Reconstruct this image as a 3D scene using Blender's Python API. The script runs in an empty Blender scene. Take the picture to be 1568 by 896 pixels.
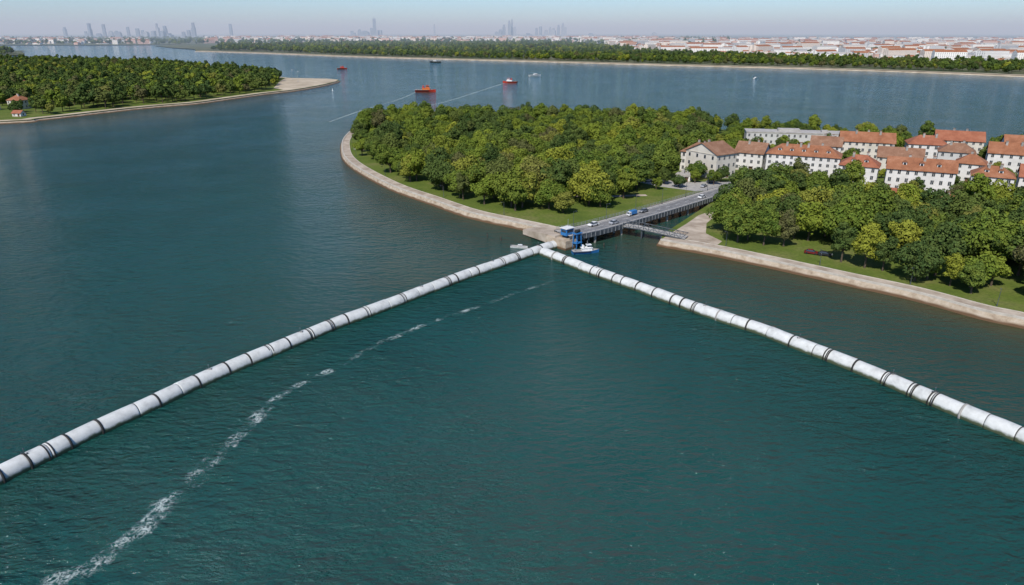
import bpy, math, random
import numpy as np
from mathutils import Vector, geometry
random.seed(7); rng=np.random.default_rng(11)
sc=bpy.context.scene
COL=sc.collection
# ------------------------------------------------------------------ helpers
def link(o,parent=None):
    COL.objects.link(o)
    if parent is not None: o.parent=parent
    return o
def mesh_obj(name,verts,faces,mats,midx=None,parent=None,smooth=False):
    me=bpy.data.meshes.new(name)
    me.from_pydata([tuple(v) for v in verts],[],[tuple(f) for f in faces])
    for m in (mats if isinstance(mats,(list,tuple)) else [mats]): me.materials.append(m)
    if midx is not None: me.polygons.foreach_set('material_index',list(midx))
    if smooth: me.polygons.foreach_set('use_smooth',[True]*len(me.polygons))
    me.update()
    return link(bpy.data.objects.new(name,me),parent)
def empty(name,loc=(0,0,0),rz=0,parent=None,scale=1):
    e=bpy.data.objects.new(name,None); e.location=loc; e.rotation_euler=(0,0,rz); e.scale=(scale,)*3
    e.empty_display_size=.5
    return link(e,parent)
class MB:
    def __init__(s): s.v=[];s.f=[];s.m=[]
    def add(s,vs,fs,m=0):
        b=len(s.v); s.v+= [tuple(v) for v in vs]; s.f+=[tuple(b+i for i in f) for f in fs]; s.m+=[m]*len(fs)
    def box(s,x0,x1,y0,y1,z0,z1,m=0,tx=0,ty=0):
        s.add([(x0,y0,z0),(x1,y0,z0),(x1,y1,z0),(x0,y1,z0),(x0+tx,y0+ty,z1),(x1-tx,y0+ty,z1),(x1-tx,y1-ty,z1),(x0+tx,y1-ty,z1)],
              [(0,3,2,1),(4,5,6,7),(0,1,5,4),(1,2,6,5),(2,3,7,6),(3,0,4,7)],m)
    def cyl(s,a,b,r0,r1=None,n=8,m=0,cap=True):
        if r1 is None: r1=r0
        a=Vector(a);b=Vector(b);d=(b-a).normalized()
        u=d.orthogonal().normalized();w=d.cross(u)
        vs=[];fs=[]
        for c,r in((a,r0),(b,r1)):
            for i in range(n):
                t=2*math.pi*i/n; vs.append(c+u*math.cos(t)*r+w*math.sin(t)*r)
        for i in range(n): fs.append((i,(i+1)%n,n+(i+1)%n,n+i))
        if cap: fs+= [tuple(range(n))[::-1],tuple(range(n,2*n))]
        s.add(vs,fs,m)
    def loft(s,secs,m=0,cap=True):
        n=len(secs[0]);vs=[p for q in secs for p in q];fs=[]
        for k in range(len(secs)-1):
            for i in range(n): fs.append((k*n+i,k*n+(i+1)%n,(k+1)*n+(i+1)%n,(k+1)*n+i))
        if cap: fs+=[tuple(range(n))[::-1],tuple((len(secs)-1)*n+i for i in range(n))]
        s.add(vs,fs,m)
    def obj(s,name,mats,parent=None,smooth=False): return mesh_obj(name,s.v,s.f,mats,s.m,parent,smooth)
# ------------------------------------------------------------------ materials
def nm(name):
    m=bpy.data.materials.new(name); m.use_nodes=True; nt=m.node_tree; nt.nodes.clear()
    out=nt.nodes.new('ShaderNodeOutputMaterial'); return m,nt,out
def ramp(nt,src,stops):
    r=nt.nodes.new('ShaderNodeValToRGB'); cr=r.color_ramp
    while len(cr.elements)<len(stops): cr.elements.new(0.5)
    for e,(p,c) in zip(cr.elements,stops):
        e.position=p; e.color=(c[0],c[1],c[2],1) if isinstance(c,tuple) else (c,c,c,1)
    nt.links.new(src,r.inputs[0]); return r.outputs[0]
def noise(nt,scale,detail=4,rough=.55,vec=None,dist=0):
    n=nt.nodes.new('ShaderNodeTexNoise'); n.inputs['Scale'].default_value=scale; n.inputs['Detail'].default_value=detail
    n.inputs['Roughness'].default_value=rough; n.inputs['Distortion'].default_value=dist
    if vec is not None: nt.links.new(vec,n.inputs['Vector'])
    return n.outputs['Fac']
def pos(nt): return nt.nodes.new('ShaderNodeNewGeometry').outputs['Position']
def mixc(nt,f,a,b,mode='MIX'):
    n=nt.nodes.new('ShaderNodeMix'); n.data_type='RGBA'; n.blend_type=mode
    for s,x in ((0,f),(6,a),(7,b)):
        if isinstance(x,(int,float)): n.inputs[s].default_value=x
        elif isinstance(x,tuple): n.inputs[s].default_value=(*x,1)
        else: nt.links.new(x,n.inputs[s])
    return n.outputs[2]
def math_(nt,op,a,b=0,clamp=False):
    n=nt.nodes.new('ShaderNodeMath'); n.operation=op; n.use_clamp=clamp
    for s,x in((0,a),(1,b)):
        if isinstance(x,(int,float)): n.inputs[s].default_value=x
        else: nt.links.new(x,n.inputs[s])
    return n.outputs[0]
def principled(nt,out,col,rough=.7,spec=.3,metal=0):
    b=nt.nodes.new('ShaderNodeBsdfPrincipled')
    if isinstance(col,tuple): b.inputs['Base Color'].default_value=(*col,1)
    else: nt.links.new(col,b.inputs['Base Color'])
    if isinstance(rough,(int,float)): b.inputs['Roughness'].default_value=rough
    else: nt.links.new(rough,b.inputs['Roughness'])
    b.inputs['Specular IOR Level'].default_value=spec; b.inputs['Metallic'].default_value=metal
    nt.links.new(b.outputs[0],out.inputs['Surface']); return b
def varied(name,c1,c2,scale=1.,rough=.8,spec=.25,detail=5,lo=.35,hi=.65,metal=0,bump=0):
    m,nt,out=nm(name); f=noise(nt,scale,detail,.6,pos(nt))
    c=ramp(nt,f,[(lo,c1),(hi,c2)]); b=principled(nt,out,c,rough,spec,metal)
    if bump:
        bp=nt.nodes.new('ShaderNodeBump'); bp.inputs['Strength'].default_value=bump; nt.links.new(f,bp.inputs['Height']); nt.links.new(bp.outputs[0],b.inputs['Normal'])
    return m
M={}
def quay_mat():
    m,nt,out=nm('quay_stone'); p=pos(nt)
    f=noise(nt,.5,6,.65,p); c=ramp(nt,f,[(.3,(.22,.16,.11)),(.5,(.37,.30,.22)),(.7,(.48,.41,.33))])
    s=nt.nodes.new('ShaderNodeSeparateXYZ'); nt.links.new(p,s.inputs[0])
    n2=noise(nt,.25,3,.5,p); z=math_(nt,'ADD',s.outputs[2],math_(nt,'MULTIPLY',n2,-.9))
    wet=ramp(nt,z,[(0.0,1.),(.45,0.)])
    c=mixc(nt,wet,c,(.11,.065,.035)); b=principled(nt,out,c,.85,.2)
    bp=nt.nodes.new('ShaderNodeBump'); bp.inputs['Strength'].default_value=.5; nt.links.new(noise(nt,1.5,4,.6,p),bp.inputs['Height']); nt.links.new(bp.outputs[0],b.inputs['Normal'])
    return m
M['quay']=quay_mat()
M['cope']=varied('coping_stone',(.38,.34,.28),(.52,.48,.41),.4,.8)
M['prom']=varied('promenade_paving',(.27,.215,.16),(.47,.40,.32),.18,.85)
M['asphalt']=varied('asphalt',(.13,.13,.13),(.21,.205,.20),.3,.9)
M['walk']=varied('sidewalk_concrete',(.28,.27,.25),(.38,.36,.33),.5,.9)
M['paint']=varied('road_paint',(.6,.6,.58),(.8,.8,.78),2,.6)
M['sand']=varied('sand',(.32,.26,.18),(.50,.42,.31),.05,.95)
M['conc']=varied('concrete',(.22,.21,.19),(.36,.34,.31),.4,.85)
M['steel']=varied('painted_steel_dark',(.035,.045,.055),(.09,.10,.11),.8,.5,.4)
M['steel_l']=varied('galvanised_steel',(.25,.26,.27),(.38,.39,.40),1,.45,.5,metal=.3)
M['rubber']=varied('rubber_band',(.012,.012,.012),(.04,.038,.034),1.2,.7,.3)
M['glass']=varied('window_glass',(.02,.028,.035),(.05,.06,.07),.6,.12,.6)
M['frame']=varied('window_frame',(.45,.43,.40),(.58,.56,.53),1,.6)
M['door']=varied('door_wood',(.10,.05,.03),(.16,.09,.05),2,.6)
M['timber']=varied('weathered_timber',(.05,.04,.03),(.11,.09,.07),2,.9)
def roofmat(name,a,b,c):
    m,nt,out=nm(name); p=pos(nt)
    f=noise(nt,.22,6,.75,p); g=noise(nt,2.5,4,.7,p)
    col=ramp(nt,f,[(.32,a),(.5,b),(.68,c)]); col=mixc(nt,ramp(nt,g,[(.4,0.),(.75,.6)]),col,(.14,.065,.04))
    bb=principled(nt,out,col,.85,.2)
    w=nt.nodes.new('ShaderNodeTexWave'); w.wave_type='BANDS'; w.bands_direction='Z'; w.inputs['Scale'].default_value=1.2; w.inputs['Distortion'].default_value=1
    nt.links.new(p,w.inputs[0]); bp=nt.nodes.new('ShaderNodeBump'); bp.inputs['Strength'].default_value=.5; nt.links.new(w.outputs['Fac'],bp.inputs['Height']); nt.links.new(bp.outputs[0],bb.inputs['Normal'])
    return m
M['roof']=roofmat('terracotta_tiles',(.20,.08,.04),(.29,.12,.06),(.37,.175,.10))
M['roof2']=roofmat('old_terracotta_tiles',(.17,.09,.055),(.24,.13,.08),(.32,.20,.135))
M['roof3']=roofmat('red_tiles',(.22,.075,.04),(.31,.11,.06),(.36,.155,.09))
M['roofg']=varied('flat_roof_gravel',(.3,.28,.26),(.42,.4,.37),.4,.9)
M['wallw']=varied('render_white',(.53,.51,.48),(.65,.63,.60),.25,.85,.2,6,.3,.6)
M['wallc']=varied('render_cream',(.49,.45,.38),(.59,.55,.48),.25,.85,.2,6,.3,.6)
M['wallg']=varied('render_grey',(.40,.39,.37),(.5,.49,.47),.25,.85,.2,6,.3,.6)
def solid(name,c,rough=.4,spec=.5):
    c2=tuple(min(1,x*.75) for x in c); return varied(name,c2,c,1.3,rough,spec)
M['red']=solid('ship_red_paint',(.6,.05,.025)); M['white']=solid('white_paint',(.75,.75,.73)); M['blue']=solid('blue_paint',(.03,.17,.42))
M['black']=solid('black_paint',(.02,.02,.022)); M['orange']=solid('orange_paint',(.6,.16,.03)); M['darkred']=solid('dark_red_paint',(.16,.015,.015))
M['silver']=solid('silver_paint',(.4,.41,.43),.3); M['grey']=solid('grey_paint',(.2,.21,.22),.3)
def grassmat():
    m,nt,out=nm('grass'); p=pos(nt)
    a=noise(nt,.06,6,.65,p); b=noise(nt,.9,5,.7,p)
    c=ramp(nt,a,[(.3,(.065,.105,.018)),(.5,(.115,.155,.026)),(.7,(.19,.18,.065))])
    c=mixc(nt,ramp(nt,b,[(.35,0.),(.7,.7)]),c,(.055,.075,.018)); principled(nt,out,c,.95,.1); return m
M['grass']=grassmat()
M['fgrass']=varied('far_ground',(.05,.07,.03),(.13,.13,.08),.004,.95,.1)
def leafmat(name,stops,lite,amt):
    m,nt,out=nm(name); oi=nt.nodes.new('ShaderNodeObjectInfo')
    c=ramp(nt,oi.outputs['Random'],stops)
    f=noise(nt,.5,2,.6,pos(nt)); c=mixc(nt,ramp(nt,f,[(.38,0.),(.72,amt)]),c,lite)
    d=nt.nodes.new('ShaderNodeBsdfDiffuse'); nt.links.new(c,d.inputs[0]); nt.links.new(d.outputs[0],out.inputs['Surface']); return m
M['leaf']=leafmat('foliage',[(0.,(.060,.105,.022)),(.2,(.115,.16,.024)),(.4,(.060,.10,.026)),(.6,(.155,.195,.026)),(.75,(.075,.115,.022)),(.9,(.21,.225,.03)),(1.,(.13,.125,.045))],(.22,.245,.038),.42)
M['leafd']=leafmat('foliage_dark',[(0.,(.036,.068,.022)),(.35,(.062,.095,.025)),(.6,(.042,.075,.026)),(.85,(.09,.12,.028)),(1.,(.10,.09,.045))],(.14,.165,.038),.38)
M['bark']=varied('bark',(.06,.045,.03),(.13,.10,.075),3,.95,.1)
# ------------------------------------------------------------------ geometry of the place (metres)
def cr(pts,n=6,closed=False):
    P=[np.array(p,float) for p in pts];out=[]
    for i in range(len(P)-1):
        a=P[max(i-1,0)];b=P[i];c=P[i+1];d=P[min(i+2,len(P)-1)]
        for k in range(n):
            t=k/n; out.append(.5*((2*b)+(-a+c)*t+(2*a-5*b+4*c-d)*t*t+(-a+3*b-3*c+d)*t**3))
    out.append(P[-1]); return [tuple(q) for q in out]
PEN=cr([(-80,562),(-104,556),(-116,538),(-119,514),(-115,472),(-107,434),(-97,399),(-82,365),(-57,321),(-35,292),(-17,269),(2,253),(14,243)],6)+[(21,236.5),(25.5,235.5)]
CANAL=[(27,243),(40,260),(60,282),(82,303),(92,301),(89,292),(75,270),(63,251),(55,238),(52,230)]
RQ=cr([(52,230),(69,218),(86,203),(100,190),(113,178),(123,165),(130,159),(141,146),(170,118),(215,80),(270,40)],5)
BACK=cr([(760,160),(560,262),(440,328),(359,368),(309,414),(264,452),(195,497),(138,532),(61,563),(-20,576),(-80,562)],5)
MAIN=PEN[:-1]+[PEN[-1]]+CANAL[:-1]+RQ+[(700,-60)]+BACK[:-1]
ISL=cr([(-1400,330),(-900,420),(-600,490),(-419,572),(-402,594),(-386,633),(-368,677),(-351,708),(-330,735),(-316,787),(-300,846),(-278,904),(-265,983),(-262,1060),(-268,1100),(-291,1125),(-327,1137),(-363,1153),(-401,1205),(-542,1369),(-769,1584),(-1090,1755),(-1843,2067),(-2600,2100)],4)+[(-3500,900)]
FARS=cr([(-1250,2862),(-899,2591),(-442,2178),(0,1877),(324,1649),(666,1417),(864,1205),(1019,995),(1500,600),(2600,100)],5)
FAR=FARS+[(60000,-9000),(60000,60000),(-60000,60000),(-60000,4300),(-12000,4200),(-4060,4161),(-2374,4161),(-2014,4450),(-1950,3950),(-1650,3500),(-1380,3150)]
NW=cr([(-2600,2150),(-1700,2160),(-1644,2178),(-1600,2300),(-1644,2437),(-1883,2765),(-2097,2965),(-3500,3300)],3)
def tess(poly,z,mat,name):
    vs=[Vector((x,y,z)) for x,y in poly]; tr=geometry.tessellate_polygon([vs])
    o=mesh_obj(name,vs,tr,mat)
    me=o.data
    if me.polygons[0].normal.z<0: me.flip_normals()
    return o
def normals(pl,closed=False):
    P=np.array(pl,float);n=len(P);out=[]
    for i in range(n):
        a=P[i-1] if (i>0 or closed) else P[i]; b=P[(i+1)%n] if (i<n-1 or closed) else P[i]
        d=b-a; d/=np.linalg.norm(d)+1e-9; out.append((-d[1],d[0]))
    return P,np.array(out)
def strip(name,pl,profile,mat,closed=False,parent=None,mids=None):
    P,Nn=normals(pl,closed);k=len(profile);vs=[];fs=[];mi=[]
    for p,n in zip(P,Nn):
        for off,z in profile: vs.append((p[0]+n[0]*off,p[1]+n[1]*off,z))
    cnt=len(P)
    for i in range(cnt if closed else cnt-1):
        j=(i+1)%cnt
        for q in range(k-1):
            fs.append((i*k+q,j*k+q,j*k+q+1,i*k+q+1)); mi.append(mids[q] if mids else 0)
    return mesh_obj(name,vs,fs,mat,mi,parent)
LZ=2.2
tess(MAIN,LZ,M['grass'],'park_ground')
strip('quay_wall',MAIN,[(-1.9,-1.5),(-1.2,.35),(-.9,.4),(0.,LZ-.02)],M['quay'],True)
for pl in (PEN,RQ):
    strip('quay_coping',pl,[(-.12,LZ-.25),(-.12,LZ+.28),(.55,LZ+.28),(.55,LZ)],M['cope'])
    strip('promenade',pl,[(.55,LZ+.02),(4.6,LZ+.02),(4.6,LZ+.14),(4.9,LZ+.14),(4.9,LZ)],[M['prom'],M['cope']],mids=[0,1,1,1])
tess(ISL,2.0,M['grass'],'island_ground')
strip('island_shore',ISL[:-1],[(-5,-1),(0,1.2),(2,2.05),(10,2.06)],[M['quay'],M['sand']],mids=[0,1,1])
sp=[(-270,960),(-262,1060),(-268,1100),(-291,1125),(-327,1137),(-363,1145),(-350,1080),(-330,1000),(-312,930),(-290,900)]
tess(sp,2.09,M['sand'],'sand_spit')
tess(FAR,2.5,M['fgrass'],'far_bank_terrain')
strip('far_beach',FARS,[(-10,-1),(4,2.6),(22,2.62)],M['sand'])
tess(NW+[(-3500,2400)],2.4,M['fgrass'],'wooded_islet_terrain')
# ------------------------------------------------------------------ water
def axis(a0,a1,step,lo,hi,g=1.16):
    c=list(np.arange(a0,a1,step)); s=step
    x=c[-1]
    while x<hi: s*=g; x+=s; c.append(x)
    s=step; x=c[0]
    while x>lo: s*=g; x-=s; c.insert(0,x)
    return np.array(c)
xs=axis(-150,260,3.5,-60000,60000); ys=axis(40,420,3.5,-3000,60000)
XX,YY=np.meshgrid(xs,ys); nx,ny=len(xs),len(ys)
pts=np.stack([XX.ravel(),YY.ravel(),np.zeros(nx*ny)],1)
idx=np.arange(nx*ny).reshape(ny,nx)
fs=np.stack([idx[:-1,:-1],idx[:-1,1:],idx[1:,1:],idx[1:,:-1]],-1).reshape(-1,4)
def distpl(pts,pl):
    d=np.full(len(pts),1e9)
    for a,b in zip(pl[:-1],pl[1:]):
        a=np.array(a);b=np.array(b);ab=b-a;t=np.clip(((pts[:,:2]-a)@ab)/(ab@ab+1e-9),0,1)
        d=np.minimum(d,np.linalg.norm(pts[:,:2]-(a+t[:,None]*ab),axis=1))
    return d
dq=distpl(pts,RQ+[]); dp=distpl(pts,PEN)
sh=np.maximum(np.exp(-dq/12.),.7*np.exp(-dp/9.))
chop=np.interp(pts[:,1],[60,200,450,900],[1.2,1.0,.8,.5])   # open channel is choppy, the upper reach is calmer
def wmat():
    m,nt,out=nm('water'); p=pos(nt)
    at=nt.nodes.new('ShaderNodeAttribute'); at.attribute_name='shallow'
    ch=nt.nodes.new('ShaderNodeAttribute'); ch.attribute_name='chop'
    big=noise(nt,.012,4,.6,p)
    deep=ramp(nt,big,[(.3,(.0050,.044,.037)),(.7,(.0082,.059,.052))])
    shn=math_(nt,'MULTIPLY',at.outputs['Fac'],math_(nt,'ADD',noise(nt,.08,3,.5,p),.4),True)
    c=mixc(nt,shn,deep,(.050,.048,.016))
    b=principled(nt,out,c,.07,.5); b.inputs['IOR'].default_value=1.333
    mp=nt.nodes.new('ShaderNodeMapping'); mp.inputs['Rotation'].default_value=(0,0,math.radians(-28)); mp.inputs['Scale'].default_value=(.42,1,1); nt.links.new(p,mp.inputs[0])
    n1=noise(nt,.42,3,.55,mp.outputs[0])
    mp2=nt.nodes.new('ShaderNodeMapping'); mp2.inputs['Rotation'].default_value=(0,0,math.radians(-50)); mp2.inputs['Scale'].default_value=(.5,1,1); nt.links.new(p,mp2.inputs[0])
    n2=noise(nt,.85,4,.6,mp2.outputs[0]); n3=noise(nt,.06,2,.5,p)
    h=math_(nt,'ADD',math_(nt,'MULTIPLY',n1,2.0),math_(nt,'MULTIPLY',n2,1.7))
    gate=ramp(nt,noise(nt,.02,3,.6,p),[(.35,.6),(.65,1.)])
    h=math_(nt,'MULTIPLY',math_(nt,'MULTIPLY',h,gate),ch.outputs['Fac'])
    h=math_(nt,'ADD',h,math_(nt,'MULTIPLY',n3,1.5))
    bp=nt.nodes.new('ShaderNodeBump'); bp.inputs['Strength'].default_value=1.; bp.inputs['Distance'].default_value=.85
    nt.links.new(h,bp.inputs['Height']); nt.links.new(bp.outputs[0],b.inputs['Normal']); return m
M['water']=wmat()
me=bpy.data.meshes.new('water'); me.from_pydata(pts.tolist(),[],fs.tolist()); me.materials.append(M['water'])
a=me.attributes.new('shallow','FLOAT','POINT'); a.data.foreach_set('value',sh.astype(np.float32))
a=me.attributes.new('chop','FLOAT','POINT'); a.data.foreach_set('value',chop.astype(np.float32)); me.update()
link(bpy.data.objects.new('water',me))
def foammat(name,th,sx=1.2,amax=.8,k=4.):
    m,nt,out=nm(name); p=pos(nt)
    uv=nt.nodes.new('ShaderNodeUVMap'); s=nt.nodes.new('ShaderNodeSeparateXYZ'); nt.links.new(uv.outputs[0],s.inputs[0])
    ed=math_(nt,'ABSOLUTE',math_(nt,'SUBTRACT',s.outputs[0],.5)); ed=math_(nt,'SUBTRACT',1.,math_(nt,'MULTIPLY',ed,2.))
    n=noise(nt,sx,5,.65,p,.6); g=noise(nt,.22,4,.65,p)
    f=math_(nt,'SUBTRACT',1.,math_(nt,'MULTIPLY',math_(nt,'ABSOLUTE',math_(nt,'SUBTRACT',n,.5)),k),True)
    v=math_(nt,'ADD',math_(nt,'MULTIPLY',f,.46),math_(nt,'MULTIPLY',g,.78)); v=math_(nt,'ADD',v,math_(nt,'MULTIPLY',math_(nt,'MINIMUM',ed,.6),.4))
    v=math_(nt,'SUBTRACT',v,math_(nt,'MULTIPLY',s.outputs[1],.05)); v=math_(nt,'MULTIPLY',v,.6)
    al=ramp(nt,v,[(th*.6,0.),(th*.6+.10,amax)])
    d=nt.nodes.new('ShaderNodeBsdfDiffuse'); d.inputs[0].default_value=(.46,.54,.52,1); t=nt.nodes.new('ShaderNodeBsdfTransparent'); mx=nt.nodes.new('ShaderNodeMixShader')
    nt.links.new(al,mx.inputs[0]);nt.links.new(t.outputs[0],mx.inputs[1]);nt.links.new(d.outputs[0],mx.inputs[2]);nt.links.new(mx.outputs[0],out.inputs['Surface']); return m
def ribbon(name,pl,widths,mat,z=.03):
    pl=cr(pl,8);P,Nn=normals(pl);vs=[];fs=[];n=len(P)
    for i,(p,q) in enumerate(zip(P,Nn)):
        w=np.interp(i/(n-1),np.linspace(0,1,len(widths)),widths)/2
        for s in(-1,0,1): vs.append((p[0]+q[0]*w*s,p[1]+q[1]*w*s,z))
    for i in range(n-1):
        for k in(0,1): fs.append((i*3+k,i*3+3+k,i*3+4+k,i*3+1+k))
    o=mesh_obj(name,vs,fs,mat); uv=o.data.uv_layers.new(name='UVMap')
    for l in o.data.loops: uv.data[l.index].uv=((l.vertex_index%3)/2,(l.vertex_index//3)/n)
    return o
ribbon('foam_streak',[(-70,62),(-64,72),(-61,74),(-58,78),(-56,83),(-55,87),(-53,94),(-53,100),(-51.5,106),(-50,113),(-49,119),(-47,126),(-41,134),(-33,148),(-27,155),(-21,162),(-8,174),(3,185),(17,197)],[5.5,6,6.5,6.5,6,5,4,3.2,2.8,2.4],foammat('sea_foam',.985))
M['wk']=foammat('wake_foam_b',.84,.5,.5)
ribbon('boat_wake',[(-153,585),(-143,689),(-127,787),(-121,885)],[3,3,3,5],M['wk'])
ribbon('boat_wake',[(-93,695),(-68,779),(-44,894),(-12,1050)],[3,3,4,6],M['wk'])
ribbon('boat_wake',[(395,1160),(372,1135),(350,1100)],[3,3,4],M['wk'])
ribbon('boat_wake',[(-150,1740),(-191,1794)],[3,5],M['wk'])
# ------------------------------------------------------------------ floating pipes
def pipemat():
    m,nt,out=nm('pipe_white'); p=pos(nt)
    f=noise(nt,.5,6,.7,p); c=ramp(nt,f,[(.3,(.38,.385,.37)),(.48,(.53,.54,.52)),(.7,(.62,.63,.61))])
    g=noise(nt,4,4,.7,p); c=mixc(nt,ramp(nt,g,[(.5,0.),(.8,.6)]),c,(.32,.31,.26))
    s=nt.nodes.new('ShaderNodeSeparateXYZ'); nt.links.new(p,s.inputs[0])
    z=math_(nt,'ADD',s.outputs[2],math_(nt,'MULTIPLY',noise(nt,.8,4,.6,p),-1.1))
    c=mixc(nt,ramp(nt,z,[(0.,1.),(.5,0.)]),c,(.085,.10,.055)); b=principled(nt,out,c,.6,.25)
    bp=nt.nodes.new('ShaderNodeBump'); bp.inputs['Strength'].default_value=.25; nt.links.new(f,bp.inputs['Height']); nt.links.new(bp.outputs[0],b.inputs['Normal']); return m
M['pipe']=pipemat()
def pipe(name,pl,joints_seed,post_at,r=1.8,zc=.62):
    pl=np.array(cr(pl,10)); seg=np.linalg.norm(np.diff(pl,axis=0),axis=1); L=np.concatenate([[0],np.cumsum(seg)])
    def at(s): return np.array([np.interp(s,L,pl[:,0]),np.interp(s,L,pl[:,1])])
    R=random.Random(joints_seed); mb=MB(); s=0; par=empty(name)
    nseg=20
    def ring(s,rad,dz=0,dx=0):
        c=at(s);t=at(min(s+.5,L[-1]))-at(max(s-.5,0));t/=np.linalg.norm(t);n=np.array([-t[1],t[0]])
        return [(c[0]+n[0]*(math.cos(a)*rad+dx),c[1]+n[1]*(math.cos(a)*rad+dx),zc+dz+math.sin(a)*rad) for a in [2*math.pi*i/nseg for i in range(nseg)]]
    while s<L[-1]-3:
        ln=R.choice([4.2,5.0,5.8,6.5,7.2,5.5,3.4]); ln=min(ln,L[-1]-s)
        e=s+ln; dz=R.uniform(-.1,.1);dx=R.uniform(-.12,.12);rr=r+R.uniform(-.05,.05)
        mb.loft([ring(s+.03,rr-.12,dz,dx),ring(s+.08,rr-.03,dz,dx),ring(s+.3,rr,dz,dx),ring((s+e)/2,rr,dz*.6,dx),ring(e-.3,rr,dz*.5,dx),ring(e-.08,rr-.03,dz*.5,dx),ring(e-.03,rr-.12,dz*.5,dx)],0)
        q=R.random()
        if q<.38: mb.loft([ring(e-.17,r+.12),ring(e+.17,r+.12)],1)
        elif q<.6:
            mb.loft([ring(e-.62,r+.11),ring(e-.38,r+.11)],1); mb.loft([ring(e+.30,r+.11),ring(e+.52,r+.11)],1); mb.loft([ring(e-.12,r-.05),ring(e+.12,r-.05)],1)
        elif q<.68: mb.loft([ring(e-.20,r+.15),ring(e+.20,r+.15)],2)
        else: mb.loft([ring(e-.08,r-.06),ring(e+.08,r-.06)],1)
        s=e
    o=mb.obj('pipe_sections',[M['pipe'],M['rubber'],M['conc']],par,False); me=o.data
    me.polygons.foreach_set('use_smooth',[len(p.vertices)==4 for p in me.polygons])
    pm=MB()
    for sfrac in post_at:
        c=at(L[-1]*sfrac); z0=zc+r-.05
        pm.box(c[0]-.3,c[0]+.3,c[1]-.3,c[1]+.3,z0-.15,z0+.1,1); pm.cyl((c[0],c[1],z0),(c[0],c[1],z0+.95),.07,.05,8,0)
        pm.cyl((c[0],c[1],z0+.95),(c[0],c[1],z0+1.2),.16,.10,8,0)
        for dx in(-.5,.5): pm.cyl((c[0]+dx,c[1],z0-.1),(c[0]+dx,c[1],z0+.3),.12,.14,8,0)
    pm.obj('marker_posts',[M['steel'],M['conc']],par)
    return par
PL=[(-125,25),(-105,60),(-85.7,95.8),(-83.5,99.9),(-77.7,110.5),(-72.2,119.2),(-66.1,129.6),(-59.7,138.9),(-51.8,149.7),(-44.8,159.6),(-37.3,168.3),(-19.6,190.1),(-6,205.8),(9.1,222.5),(17.5,231.5)]
PR=[(10.6,220.2),(18.2,209.8),(27.3,197.7),(35.7,187.9),(43.1,177.9),(50,169.2),(57.8,160.4),(62.9,154.7),(68.8,146.1),(72.7,140.9),(78.4,132.5),(83.1,124.5),(87.1,117.7),(91.7,111),(93.9,107.4),(112,76),(135,38)]
pipe('floating_pipeline',PL,5,[.34,.485,.58,.74,.86,.95])
pipe('floating_pipeline',PR,9,[.12,.3,.42,.52,.56,.68])
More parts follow.
